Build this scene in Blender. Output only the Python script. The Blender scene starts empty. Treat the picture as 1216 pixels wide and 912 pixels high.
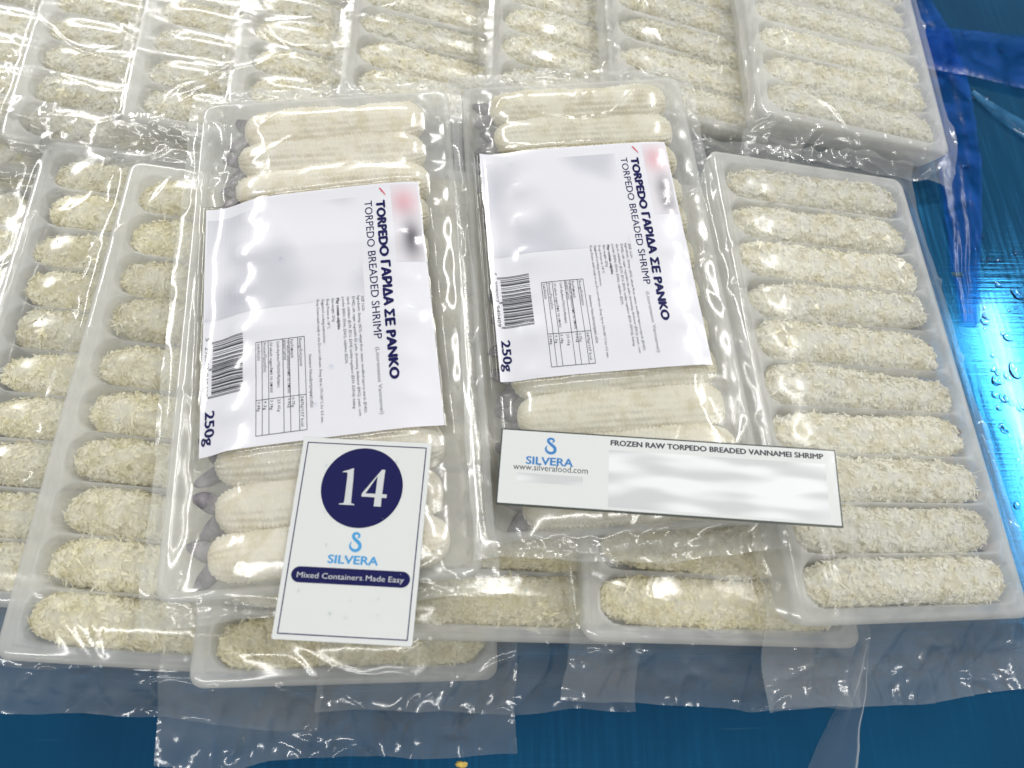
import bpy, math, random
import numpy as np
from mathutils import Matrix, Vector, Euler

SC = bpy.context.scene
COL = SC.collection
R = math.radians

# ------------------------------------------------------------------ camera
cam_d = bpy.data.cameras.new('camera')
cam = bpy.data.objects.new('camera', cam_d)
COL.objects.link(cam)
cam.location = (0, 0, .37)
cam.rotation_euler = (R(24), 0, 0)
cam_d.sensor_width = 36
cam_d.lens = 36 * 913 / 1216
cam_d.clip_start = .01
cam_d.clip_end = 20
cam_d.dof.use_dof = True
cam_d.dof.focus_distance = .37
cam_d.dof.aperture_fstop = 10
SC.camera = cam

# ------------------------------------------------------------------ world, lamps, exposure
w = bpy.data.worlds.new('World')
SC.world = w
w.use_nodes = True
w.node_tree.nodes['Background'].inputs[0].default_value = (.93, .97, 1, 1)
w.node_tree.nodes['Background'].inputs[1].default_value = .40


def tube(name, loc, aim, sx, sy, rad, rz=0, col=(1, .985, .95)):
    l = bpy.data.lights.new(name, 'AREA')
    l.shape = 'RECTANGLE'
    l.size, l.size_y = sx, sy
    l.energy = rad * math.pi * sx * sy
    l.color = col
    o = bpy.data.objects.new(name, l)
    COL.objects.link(o)
    o.location = loc
    o.rotation_euler = (0, 0, R(rz))
    return o


tube('overhead_tube', (1.0, 1.25, 1.8), None, .07, 1.3, 85)
tube('overhead_tube', (1.54, .80, 1.8), None, .06, .9, 55)
tube('overhead_tube', (-1.35, 1.55, 1.8), None, .18, 1.3, 46)
tube('overhead_tube', (-.55, 2.5, 1.8), None, 1.5, .18, 38)
tube('overhead_tube', (-.15, -.55, 1.8), None, 1.5, .07, 45)  # added lamp behind the camera, for glints on the flaps and softly lit fronts

vs = SC.view_settings
SC.display_settings.display_device = 'sRGB'
vs.view_transform = 'Standard'
vs.look = 'None'
vs.exposure = .24
vs.gamma = 1
cy = SC.cycles
cy.max_bounces = 9
cy.diffuse_bounces = 6
cy.glossy_bounces = 2
cy.transmission_bounces = 6
cy.transparent_max_bounces = 40
cy.caustics_reflective = False
cy.caustics_refractive = False
cy.use_denoising = True
cy.sample_clamp_indirect = 6

rng = np.random.default_rng(7)


# ------------------------------------------------------------------ helpers
def mesh_np(name, V, F, mat=None, smooth=True, attr=None):
    """V (n,3), F list of equal-size faces (m,k) or list of lists"""
    me = bpy.data.meshes.new(name)
    V = np.asarray(V, np.float32)
    if isinstance(F, np.ndarray):
        m, k = F.shape
        me.vertices.add(len(V))
        me.vertices.foreach_set('co', V.ravel())
        me.loops.add(m * k)
        me.loops.foreach_set('vertex_index', F.astype(np.int32).ravel())
        me.polygons.add(m)
        me.polygons.foreach_set('loop_start', np.arange(0, m * k, k, dtype=np.int32))
        me.update(calc_edges=True)
        me.validate()
    else:
        me.from_pydata(V.tolist(), [], F)
        me.update()
    me.polygons.foreach_set('use_smooth', np.full(len(me.polygons), smooth, dtype=bool))
    if attr is not None:
        for an, vals in attr.items():
            a = me.attributes.new(an, 'FLOAT', 'POINT')
            a.data.foreach_set('value', np.asarray(vals, np.float32).ravel())
    if mat:
        me.materials.append(mat)
    return me


def obj(name, me, parent=None):
    o = bpy.data.objects.new(name, me)
    COL.objects.link(o)
    if parent:
        o.parent = parent
    return o


def tag(o, label=None, cat=None, group=None, kind=None):
    if label: o['label'] = label
    if cat: o['category'] = cat
    if group: o['group'] = group
    if kind: o['kind'] = kind
    return o


def grid_faces(nx, ny):
    i = np.arange(nx * ny).reshape(ny, nx)
    return np.stack([i[:-1, :-1], i[:-1, 1:], i[1:, 1:], i[1:, :-1]], -1).reshape(-1, 4)


_vn = {}


def vnoise(x, y, seed=0):
    """smooth value noise in [-1, 1]"""
    if seed not in _vn:
        _vn[seed] = np.random.default_rng(seed + 100).uniform(-1, 1, (256, 256))
    t = _vn[seed]
    xi, yi = np.floor(x).astype(int), np.floor(y).astype(int)
    fx, fy = x - xi, y - yi
    fx, fy = fx * fx * (3 - 2 * fx), fy * fy * (3 - 2 * fy)
    a, b = t[yi & 255, xi & 255], t[yi & 255, (xi + 1) & 255]
    c, d = t[(yi + 1) & 255, xi & 255], t[(yi + 1) & 255, (xi + 1) & 255]
    return (a * (1 - fx) + b * fx) * (1 - fy) + (c * (1 - fx) + d * fx) * fy


def fbm(x, y, seed=0, o=3):
    s, a = 0, 1
    for i in range(o):
        s = s + a * vnoise(x * 2 ** i + 17.3 * i, y * 2 ** i + 5.1 * i, seed + i)
        a *= .5
    return s / 1.75


def sstep(x, a, b):
    t = np.clip((x - a) / (b - a), 0, 1)
    return t * t * (3 - 2 * t)


# ------------------------------------------------------------------ materials
def mat_new(name):
    m = bpy.data.materials.new(name)
    m.use_nodes = True
    nt = m.node_tree
    nt.nodes.clear()
    out = nt.nodes.new('ShaderNodeOutputMaterial')

    def N(t, **kw):
        n = nt.nodes.new(t)
        for k, v in kw.items():
            if k == 'i':
                for kk, vv in v.items():
                    n.inputs[kk].default_value = vv
            else:
                setattr(n, k, v)
        return n
    return m, nt, out, N, nt.links.new


def simple(name, col, rough=.5, spec=.5, coat=0):
    m, nt, out, N, L = mat_new(name)
    p = N('ShaderNodeBsdfPrincipled', i={'Base Color': (*col, 1), 'Roughness': rough, 'Specular IOR Level': spec, 'Coat Weight': coat, 'Coat Roughness': .05})
    L(p.outputs[0], out.inputs[0])
    return m


def film_mat(name, haze=.06, bump=.05, tint=(.98, .98, .975), rough=.15):
    m, nt, out, N, L = mat_new(name)
    tc = N('ShaderNodeTexCoord')
    n2 = N('ShaderNodeTexNoise', i={'Scale': 170., 'Detail': 2., 'Roughness': .5})
    L(tc.outputs['Object'], n2.inputs['Vector'])
    bp = N('ShaderNodeBump', i={'Strength': bump, 'Distance': .0012})
    L(n2.outputs['Fac'], bp.inputs['Height'])
    at = N('ShaderNodeAttribute', attribute_name='haze')
    hm = N('ShaderNodeMath', operation='ADD', use_clamp=True, i={1: haze})
    L(at.outputs['Fac'], hm.inputs[0])
    ac = N('ShaderNodeAttribute', attribute_name='crinkle')
    bs = N('ShaderNodeMath', operation='MULTIPLY_ADD', i={1: .75, 2: bump})
    L(ac.outputs['Fac'], bs.inputs[0])
    L(bs.outputs[0], bp.inputs['Strength'])
    tr = N('ShaderNodeBsdfTransparent', i={'Color': (*tint, 1)})
    df = N('ShaderNodeBsdfDiffuse', i={'Color': (.88, .89, .88, 1)})
    tl = N('ShaderNodeBsdfTranslucent', i={'Color': (.88, .89, .88, 1)})
    L(bp.outputs[0], df.inputs['Normal'])
    dt = N('ShaderNodeMixShader', i={0: .4})
    L(df.outputs[0], dt.inputs[1])
    L(tl.outputs[0], dt.inputs[2])
    m1 = N('ShaderNodeMixShader')
    L(hm.outputs[0], m1.inputs[0])
    L(tr.outputs[0], m1.inputs[1])
    L(dt.outputs[0], m1.inputs[2])
    gl = N('ShaderNodeBsdfGlossy', i={'Roughness': rough, 'Color': (1, 1, 1, 1)})
    L(bp.outputs[0], gl.inputs['Normal'])
    lw = N('ShaderNodeFresnel', i={'IOR': 1.5})
    L(bp.outputs[0], lw.inputs['Normal'])
    f2 = N('ShaderNodeMath', operation='MULTIPLY', i={1: .95}, use_clamp=True)
    L(lw.outputs[0], f2.inputs[0])
    # back faces would give total reflection: keep the same small share there
    f3 = N('ShaderNodeMath', operation='MINIMUM', i={1: .55})
    L(f2.outputs[0], f3.inputs[0])
    m2 = N('ShaderNodeMixShader')
    L(f3.outputs[0], m2.inputs[0])
    L(m1.outputs[0], m2.inputs[1])
    L(gl.outputs[0], m2.inputs[2])
    L(m2.outputs[0], out.inputs[0])
    return m


def crumb_mat(name, cols, tl=.45):
    m, nt, out, N, L = mat_new(name)
    tc = N('ShaderNodeTexCoord')
    oi = N('ShaderNodeObjectInfo')
    off = N('ShaderNodeVectorMath', operation='SCALE')
    off.inputs[0].default_value = (1, 2, 3)
    L(oi.outputs['Random'], off.inputs['Scale'])
    ad = N('ShaderNodeVectorMath', operation='ADD')
    L(tc.outputs['Object'], ad.inputs[0])
    L(off.outputs[0], ad.inputs[1])
    n1 = N('ShaderNodeTexNoise', i={'Scale': 120., 'Detail': 3., 'Roughness': .6})
    L(ad.outputs[0], n1.inputs['Vector'])
    cr = N('ShaderNodeValToRGB')
    e = cr.color_ramp.elements
    e[0].position, e[0].color = .32, (*cols[0], 1)
    e[1].position, e[1].color = .5, (*cols[1], 1)
    e2 = e.new(.72)
    e2.color = (*cols[2], 1)
    fa = N('ShaderNodeAttribute', attribute_name='flake')
    fs = N('ShaderNodeMath', operation='ADD')
    L(n1.outputs['Fac'], fs.inputs[0])
    L(fa.outputs['Fac'], fs.inputs[1])
    L(fs.outputs[0], cr.inputs[0])
    mx = N('ShaderNodeMix', data_type='RGBA', blend_type='MULTIPLY')
    mx.inputs[0].default_value = 1
    L(cr.outputs[0], mx.inputs[6])
    L(oi.outputs['Color'], mx.inputs[7])
    n2 = N('ShaderNodeTexNoise', i={'Scale': 900., 'Detail': 2.})
    L(tc.outputs['Object'], n2.inputs['Vector'])
    bp = N('ShaderNodeBump', i={'Strength': .5, 'Distance': .0006})
    L(n2.outputs['Fac'], bp.inputs['Height'])
    p = N('ShaderNodeBsdfPrincipled', i={'Roughness': .75, 'Specular IOR Level': .08})
    L(mx.outputs[2], p.inputs['Base Color'])
    L(bp.outputs[0], p.inputs['Normal'])
    t = N('ShaderNodeBsdfTranslucent')
    L(mx.outputs[2], t.inputs['Color'])
    ms = N('ShaderNodeMixShader', i={0: tl})
    L(p.outputs[0], ms.inputs[1])
    L(t.outputs[0], ms.inputs[2])
    L(ms.outputs[0], out.inputs[0])
    return m


def plastic_mat(name, clear=.35):
    m, nt, out, N, L = mat_new(name)
    tc = N('ShaderNodeTexCoord')
    n = N('ShaderNodeTexNoise', i={'Scale': 60., 'Detail': 2.})
    L(tc.outputs['Object'], n.inputs['Vector'])
    mr = N('ShaderNodeMapRange', i={1: .3, 2: .7, 3: clear - .1, 4: clear + .1})
    L(n.outputs['Fac'], mr.inputs[0])
    p = N('ShaderNodeBsdfPrincipled', i={'Base Color': (.92, .92, .90, 1), 'Roughness': .28, 'Specular IOR Level': .5})
    t = N('ShaderNodeBsdfTranslucent', i={'Color': (.94, .94, .92, 1)})
    a = N('ShaderNodeMixShader', i={0: .45})
    L(p.outputs[0], a.inputs[1])
    L(t.outputs[0], a.inputs[2])
    tr = N('ShaderNodeBsdfTransparent', i={'Color': (.98, .985, .98, 1)})
    b = N('ShaderNodeMixShader')
    L(mr.outputs[0], b.inputs[0])
    L(a.outputs[0], b.inputs[1])
    L(tr.outputs[0], b.inputs[2])
    L(b.outputs[0], out.inputs[0])
    return m


def table_mat():
    m, nt, out, N, L = mat_new('blue_steel')
    tc = N('ShaderNodeTexCoord')
    # brushed scratches: stretched noise in two directions
    hs = []
    for sc, rot, s in (((14, 420, 1), 4, 1), ((420, 16, 1), 20, 1), ((9, 700, 1), -22, 1)):
        mp = N('ShaderNodeMapping')
        mp.inputs['Scale'].default_value = sc
        mp.inputs['Rotation'].default_value = (0, 0, R(rot))
        L(tc.outputs['Object'], mp.inputs['Vector'])
        n = N('ShaderNodeTexNoise', i={'Scale': 1., 'Detail': 3.})
        L(mp.outputs[0], n.inputs['Vector'])
        hs.append(n)
    a = N('ShaderNodeMath', operation='ADD')
    L(hs[0].outputs['Fac'], a.inputs[0])
    L(hs[2].outputs['Fac'], a.inputs[1])
    bp = N('ShaderNodeBump', i={'Strength': .07, 'Distance': .0006})
    L(a.outputs[0], bp.inputs['Height'])
    n1 = N('ShaderNodeTexNoise', i={'Scale': 9., 'Detail': 3.})
    L(tc.outputs['Object'], n1.inputs['Vector'])
    cr = N('ShaderNodeValToRGB')
    e = cr.color_ramp.elements
    e[0].position, e[0].color = .3, (.003, .070, .165, 1)
    e[1].position, e[1].color = .7, (.006, .105, .235, 1)
    L(n1.outputs['Fac'], cr.inputs[0])
    # thin pale scratches
    sr = N('ShaderNodeMapRange', i={1: .68, 2: .74, 3: 0., 4: .34})
    L(hs[0].outputs['Fac'], sr.inputs[0])
    mx = N('ShaderNodeMix', data_type='RGBA')
    L(sr.outputs[0], mx.inputs[0])
    L(cr.outputs[0], mx.inputs[6])
    mx.inputs[7].default_value = (.06, .20, .30, 1)
    p = N('ShaderNodeBsdfPrincipled', i={'Roughness': .22, 'Metallic': .85, 'Specular IOR Level': .5, 'Coat Weight': .18, 'Coat Roughness': .07})
    rr = N('ShaderNodeMapRange', i={1: .35, 2: .65, 3: .08, 4: .17})
    L(hs[1].outputs['Fac'], rr.inputs[0])
    L(rr.outputs[0], p.inputs['Roughness'])
    L(mx.outputs[2], p.inputs['Base Color'])
    L(bp.outputs[0], p.inputs['Normal'])
    L(p.outputs[0], out.inputs[0])
    return m


def blur_mat(name, c1, c2, scale, band=(1, 1, 1)):
    m, nt, out, N, L = mat_new(name)
    tc = N('ShaderNodeTexCoord')
    mp = N('ShaderNodeMapping')
    mp.inputs['Scale'].default_value = band
    L(tc.outputs['Object'], mp.inputs['Vector'])
    n = N('ShaderNodeTexNoise', i={'Scale': scale, 'Detail': .6})
    L(mp.outputs[0], n.inputs['Vector'])
    cr = N('ShaderNodeValToRGB')
    cr.color_ramp.interpolation = 'EASE'
    e = cr.color_ramp.elements
    e[0].position, e[0].color = .36, (*c1, 1)
    e[1].position, e[1].color = .62, (*c2, 1)
    L(n.outputs['Fac'], cr.inputs[0])
    p = N('ShaderNodeBsdfPrincipled', i={'Roughness': .5})
    L(cr.outputs[0], p.inputs['Base Color'])
    L(p.outputs[0], out.inputs[0])
    return m


M_film = film_mat('clear_film', haze=.04)
M_film_hazy = film_mat('hazy_film', haze=.17, bump=.06)
M_film_wet = film_mat('greyish_film', haze=.05, bump=.05)
M_crumb = crumb_mat('panko_crumb', [(.85, .81, .63), (.95, .93, .83), (.97, .96, .91)])
M_bead = crumb_mat('fine_crumb', [(.80, .73, .54), (.94, .90, .77), (.96, .93, .85)], .35)
M_tail = crumb_mat('shrimp_tail', [(.10, .095, .11), (.26, .245, .26), (.50, .47, .47)], .3)
M_tray = plastic_mat('frosted_tray', .45)
M_traybox = plastic_mat('clear_tray', .62)
M_table = table_mat()
M_paper = simple('label_paper', (.75, .75, .81), .6, .2)
M_navy = simple('navy_ink', (.0005, .001, .075), .6, .05)
M_black = simple('black_ink', (.03, .03, .045), .5)
M_grey = simple('grey_ink', (.22, .22, .25), .5)
M_red = simple('red_ink', (.65, .12, .16), .5)
M_lblue = simple('light_blue_ink', (.035, .32, .68), .5)
M_mblue = simple('blue_ink', (.02, .20, .52), .5)
M_card = simple('card_sheet', (.73, .75, .75), .5, .2)
M_cardnavy = simple('card_navy', (.0005, .001, .075), .6, .05)
M_digit = simple('card_digit', (.62, .64, .66), .4)
M_edge = simple('dark_edge', (.04, .05, .04), .4)

# ------------------------------------------------------------------ table
s = 1.4
me = mesh_np('table', [(-s, -s + .3, 0), (s, -s + .3, 0), (s, s + .3, 0), (-s, s + .3, 0)], [[0, 1, 2, 3]], M_table, False)
tag(obj('table', me), 'scratched blue metal work table under the packs', None, None, 'structure')

# ------------------------------------------------------------------ global height map of the pile
GX0, GY0, GD = -.50, -.12, .0015
GNX, GNY = int(1.0 / GD), int(.85 / GD)
G = np.zeros((GNY, GNX))


def g_idx(x, y):
    return (np.clip(((y - GY0) / GD).astype(int), 1, GNY - 2), np.clip(((x - GX0) / GD).astype(int), 1, GNX - 2))


def g_sample(x, y):
    iy, ix = g_idx(x, y)
    return np.maximum.reduce([G[iy, ix], G[iy + 1, ix], G[iy - 1, ix], G[iy, ix + 1], G[iy, ix - 1]])


def g_splat(x, y, z):
    iy, ix = g_idx(x, y)
    np.maximum.at(G, (iy, ix), z)


# ------------------------------------------------------------------ tray meshes
def rrect_sdf(u, v, a, b, r):
    qx, qy = np.abs(u) - (a - r), np.abs(v) - (b - r)
    return np.hypot(np.maximum(qx, 0), np.maximum(qy, 0)) + np.minimum(np.maximum(qx, qy), 0) - r


class TrayKind:
    def __init__(s, W, L, H, n, pitch, u0, u1, hw, box=False):
        s.W, s.L, s.H, s.n, s.pitch, s.u0, s.u1, s.hw, s.box = W, L, H, n, pitch, u0, u1, hw, box
        s.ys = [(j - (n - 1) / 2) * pitch for j in range(n)]

    def height(s, u, v):
        """tray top surface"""
        if s.box:
            d = rrect_sdf(u, v, s.W / 2 - .0035, s.L / 2 - .0035, .005)
        else:
            d = np.full(u.shape, 1.)
            c = (s.u0 + s.u1) / 2
            for y in s.ys:
                d = np.minimum(d, rrect_sdf(u - c, v - y, (s.u1 - s.u0) / 2, s.hw, s.hw - .0003))
        depth = (s.H - .0025) * (1 - sstep(d, -.0019, .0001))
        e = rrect_sdf(u, v, s.W / 2, s.L / 2, .006)
        groove = .0014 * np.exp(-((e + .0042) / .0011) ** 2)
        lip = .0012 * sstep(e, -.0018, 0)
        return s.H - depth - groove - lip

    def mesh(s, mat):
        dx = .0014
        nx, ny = int(s.W / dx) + 1, int(s.L / dx) + 1
        u, v = np.meshgrid(np.linspace(-s.W / 2, s.W / 2, nx), np.linspace(-s.L / 2, s.L / 2, ny))
        # pull the corners onto the rounded outline
        r = .006
        for _ in range(1):
            cu, cv = np.clip(u, -s.W / 2 + r, s.W / 2 - r), np.clip(v, -s.L / 2 + r, s.L / 2 - r)
            du, dv = u - cu, v - cv
            mm, hh = np.maximum(np.abs(du), np.abs(dv)), np.hypot(du, dv)
            k = np.where(hh > 1e-9, mm / np.maximum(hh, 1e-9), 1)
            u, v = cu + du * k, cv + dv * k
        h = s.height(u, v)
        V = np.stack([u, v, h], -1).reshape(-1, 3)
        F = grid_faces(nx, ny)
        i = np.arange(nx * ny).reshape(ny, nx)
        ring = np.concatenate([i[0, :-1], i[:-1, -1], i[-1, :0:-1], i[:0:-1, 0]])
        n0 = len(V)
        A = V[ring].copy(); A[:, 2] = s.H - .0035
        B = V[ring].copy(); B[:, 2] = 0; B[:, :2] *= .965
        V = np.concatenate([V, A, B])
        k = len(ring)
        j = np.arange(k); j2 = (j + 1) % k
        F = np.concatenate([F, np.stack([ring[j2], ring[j], n0 + j, n0 + j2], -1), np.stack([n0 + j2, n0 + j, n0 + k + j, n0 + k + j2], -1)])
        return mesh_np('tray', V, F, mat)


TK_row = TrayKind(.123, .238, .018, 10, .0226, -.0545, .0575, .01085)
TK_p1 = TrayKind(.126, .250, .0135, 12, .0198, -.046, .052, .009, True)
TK_p2 = TrayKind(.118, .245, .0125, 12, .0196, -.046, .052, .009, True)
ME_tray = {id(TK_row): TK_row.mesh(M_tray), id(TK_p1): TK_p1.mesh(M_traybox), id(TK_p2): TK_p2.mesh(M_traybox)}


# ------------------------------------------------------------------ shrimp meshes
def n3(p, seed, f):
    r = np.random.default_rng(seed)
    s = 0
    for k in range(7):
        d = r.normal(size=3) * f
        s = s + np.sin(p @ d + r.uniform(0, 6.28))
    return s / 3.2


def make_panko(seed, length=.1105, ry=.0109, rz=.0080, nfl=3600):
    """one breaded shrimp, pressed flat by the film, with shredded crumb flakes"""
    r = np.random.default_rng(seed)
    nt, ns = 72, 170
    ph = r.uniform(0, 6)
    bend, tap, ex = r.uniform(.0004, .0013), r.uniform(-.05, .12), r.uniform(3.6, 6.5)

    def surf(T, TH):
        prof = (1 - np.abs(T) ** ex) ** .5 * (1 - .06 * np.sin(T * 3.4 + ph)) * (1 - tap * T)
        c, s = np.cos(TH), np.sin(TH)
        c2, s2 = np.sign(c) * np.abs(c) ** .62, np.sign(s) * np.abs(s) ** .62
        X = T * length / 2
        P = np.stack([X, prof * ry * c2 + bend * np.sin(T * 2.3 + ph), prof * rz * s2], -1)
        a = TH * .0100
        q1 = .6 * fbm(X * 130, a * 170, seed + 11, 1) + fbm(X * 230, a * 280, seed, 2)
        q2 = 1 - np.abs(fbm(X * 330 + .8 * q1, a * 420 + q1, seed + 3, 2)) * 2
        q3 = vnoise(X * 1100, a * 1300, seed + 7)
        d = .0015 * q1 + .0015 * q2 + .0005 * q3 - .0012
        N_ = np.stack([np.sign(T) * np.abs(T) ** 8, c, s], -1)
        N_ /= np.linalg.norm(N_, axis=-1, keepdims=True)
        return P + N_ * (d * np.minimum(1, prof * 3))[..., None], N_
    t = np.sin(np.linspace(-1, 1, ns) * 1.35) / np.sin(1.35)
    th = np.linspace(0, 2 * np.pi, nt, endpoint=False)
    T, TH = np.meshgrid(t, th, indexing='ij')
    P = surf(T, TH)[0].reshape(-1, 3)
    idx = np.arange(ns * nt).reshape(ns, nt)
    F = np.stack([idx[:-1], idx[1:], np.roll(idx[1:], -1, 1), np.roll(idx[:-1], -1, 1)], -1).reshape(-1, 4)
    ft = r.uniform(-.985, .985, nfl)
    fth = r.uniform(-.3, np.pi + .3, nfl)
    C, Nn = surf(ft, fth)
    C = C + Nn * r.uniform(-.0004, .0009, nfl)[:, None]
    D = r.normal(size=(nfl, 3)) + np.array([.4, 0, 0])
    D -= Nn * (np.sum(D * Nn, 1) * r.uniform(.45, 1.0, nfl))[:, None]
    D /= np.linalg.norm(D, axis=1)[:, None]
    Wd = np.cross(D, Nn + .35 * r.normal(size=(nfl, 3)))
    Wd /= np.linalg.norm(Wd, axis=1)[:, None]
    kind_ = r.random(nfl)
    ln = np.where(kind_ < .14, r.gamma(5, .00085, nfl), np.where(kind_ < .55, r.gamma(4, .00042, nfl), r.gamma(4, .00062, nfl))).clip(.0008, .0080)
    wd = np.minimum(np.where(kind_ < .55, r.gamma(3, .00022, nfl), r.gamma(4, .00030, nfl)).clip(.00025, .0021), ln * .7)
    cur = r.uniform(-.6, 1.3, nfl)
    Vf = []
    for q, ww in ((-.5, .4), (-.17, 1), (.17, .9), (.5, .3)):
        base = C + D * (q * ln)[:, None] - Nn * (cur * ln * q * q * 1.5)[:, None] + Wd * (r.normal(0, .12, nfl) * wd)[:, None]
        Vf += [base - Wd * (wd * ww * .5)[:, None], base + Wd * (wd * ww * .5)[:, None]]
    Vf = np.stack(Vf, 1).reshape(-1, 3)
    k = np.arange(nfl)[:, None, None] * 8
    Ff = (np.array([[0, 1, 3, 2], [2, 3, 5, 4], [4, 5, 7, 6]])[None] + k).reshape(-1, 4) + len(P)
    return mesh_np('breaded_shrimp', np.concatenate([P, Vf]), np.concatenate([F, Ff]), M_crumb, True,
                   {'flake': np.concatenate([np.full(len(P), -.03), np.repeat(r.uniform(-.05, .06, nfl), 8)])})


def make_beaded(seed, length=.096, ry=.0101, rz=.0070):
    r = np.random.default_rng(seed)
    ns, nt = 220, 88
    t = np.linspace(-1, 1, ns)
    th = np.linspace(0, 2 * np.pi, nt, endpoint=False)
    T, TH = np.meshgrid(t, th, indexing='ij')
    prof = (1 - np.abs(T) ** 9) ** .5 * (1 + .04 * T)
    flat_ = (np.abs(np.cos(TH)) ** 2.8 + np.abs(np.sin(TH)) ** 2.8) ** (-1 / 2.8)
    X = T * length / 2
    nb = 22
    row = np.floor(TH / (2 * np.pi) * nb)
    wob = .25 * vnoise(X * 700, TH * 3, seed)
    bead = np.abs(np.sin(TH * nb / 2 + .15 * vnoise(X * 300, TH * 2, seed + 3))) ** .8 * np.abs(np.sin(X / .0019 * np.pi + (row % 2) * 1.57 + wob * 4)) ** .8
    amp = .0021 * (.6 + .6 * vnoise(X * 90, TH * 2, seed + 5))
    rr = flat_ * (1 + .05 * vnoise(X * 120, TH * 1.5, seed + 8))
    amp = amp + .0005 * fbm(X * 500, TH * 7, seed + 12, 2)
    amp = amp * (.5 + .5 * sstep(fbm(X * 70, TH * 1.6, seed + 31, 2), -.45, .25))
    rr = rr + .09 * fbm(X * 90, TH * 1.3, seed + 21, 2) + .05 * fbm(X * 320, TH * 4, seed + 25, 2)
    Y = prof * ry * np.cos(TH) * rr + np.cos(TH) * bead * amp
    Z = prof * rz * np.sin(TH) * rr + np.sin(TH) * bead * amp
    P = np.stack([X, Y, Z], -1).reshape(-1, 3)
    idx = np.arange(ns * nt).reshape(ns, nt)
    F = np.stack([idx[:-1], idx[1:], np.roll(idx[1:], -1, 1), np.roll(idx[:-1], -1, 1)], -1).reshape(-1, 4)
    return mesh_np('beaded_shrimp', P, F, M_bead)


def make_tail(seed):
    """two-lobed tail fan pointing along +x from its root at the origin"""
    r = np.random.default_rng(seed)
    V, F = [], []
    for sgn in (-1, 1):
        n0 = len(V)
        ns, nt = 9, 10
        for i in range(ns):
            q = i / (ns - 1)
            wv = .0042 * math.sin(math.pi * (.12 + .80 * q)) ** .8
            cx, cy = q * .0125, sgn * (.0012 + .0042 * q)
            for k in range(nt):
                a = 2 * math.pi * k / nt
                V.append((cx, cy + wv * .75 * math.cos(a), (.0030 * (1 - q) + .0009) * math.sin(a) + .0004 * r.normal()))
        for i in range(ns - 1):
            for k in range(nt):
                k2 = (k + 1) % nt
                F.append([n0 + i * nt + k, n0 + (i + 1) * nt + k, n0 + (i + 1) * nt + k2, n0 + i * nt + k2])
        F.append([n0 + (ns - 1) * nt + k for k in range(nt)])
    return mesh_np('tail', V, F, M_tail)


PANKO = [make_panko(20 + 3 * i) for i in range(9)]
BEAD = [make_beaded(60 + 10 * i) for i in range(4)]
TAIL = [make_tail(5 + i) for i in range(3)]


# ------------------------------------------------------------------ text
def text_geo(body, bold=0., res=2, shear=0., space=1.):
    c = bpy.data.curves.new('t', 'FONT')
    c.body = body
    c.resolution_u = res
    c.offset = bold
    c.shear = shear
    c.space_character = space
    o = bpy.data.objects.new('t', c)
    COL.objects.link(o)
    dg = bpy.context.evaluated_depsgraph_get()
    m = o.evaluated_get(dg).to_mesh()
    V = np.array([v.co[:2] for v in m.vertices])
    F = [list(p.vertices) for p in m.polygons]
    o.evaluated_get(dg).to_mesh_clear()
    bpy.data.objects.remove(o)
    bpy.data.curves.remove(c)
    return V, F


CAP = .729


def fit_text(body, x0, length, cap, bold=0., res=2, shear=0.):
    """text running along +x from x0, baseline y=0, given length and cap height; columns x, y, lift.
    Heavier letters are printed several times, each pass a hair to the side of the last."""
    V, F = text_geo(body, 0, res, shear)
    lo, hi = V[:, 0].min(), V[:, 0].max()
    b = bold * 1.1
    passes = [(0, 0)] if b < .01 else [(-b, 0), (b, 0), (0, -.7 * b), (0, .7 * b), (0, 0)]
    out = []
    for k, (dx, dy) in enumerate(passes):
        W = np.zeros((len(V), 3))
        W[:, 0] = x0 + (V[:, 0] + dx - lo + b) / (hi - lo + 2 * b) * length
        W[:, 1] = (V[:, 1] + dy) * cap / CAP
        W[:, 2] = k * 8e-6
        out.append((W, F))
    return merge(out)


def merge(parts):
    Vs, Fs, n = [], [], 0
    for V, F in parts:
        V = np.asarray(V, float)
        if V.shape[1] == 2:
            V = np.c_[V, np.zeros(len(V))]
        Vs.append(V)
        Fs += [[i + n for i in f] for f in F]
        n += len(V)
    return np.concatenate(Vs), Fs


def strip_rect(x0, y0, x1, y1, nx=1, ny=1):
    u, v = np.meshgrid(np.linspace(x0, x1, nx + 1), np.linspace(y0, y1, ny + 1))
    return np.stack([u, v], -1).reshape(-1, 2), grid_faces(nx + 1, ny + 1).tolist()


def stroke(pts, widths):
    pts = np.array(pts, float)
    d = np.gradient(pts, axis=0)
    d /= np.linalg.norm(d, axis=1)[:, None]
    n = np.stack([-d[:, 1], d[:, 0]], -1)
    wv = np.array(widths)[:, None] / 2
    V = np.stack([pts - n * wv, pts + n * wv], 1).reshape(-1, 2)
    F = [[2 * i, 2 * i + 1, 2 * i + 3, 2 * i + 2] for i in range(len(pts) - 1)]
    return V, F


def resample(pts, n):
    p = np.array(pts, float)
    for _ in range(2):   # Chaikin
        q = np.empty((2 * len(p) - 2, 2))
        q[0::2] = .75 * p[:-1] + .25 * p[1:]
        q[1::2] = .25 * p[:-1] + .75 * p[1:]
        p = np.concatenate([p[:1], q, p[-1:]])
    s = np.concatenate([[0], np.cumsum(np.linalg.norm(np.diff(p, axis=0), axis=1))])
    t = np.linspace(0, s[-1], n)
    return np.stack([np.interp(t, s, p[:, 0]), np.interp(t, s, p[:, 1])], -1)


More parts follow.
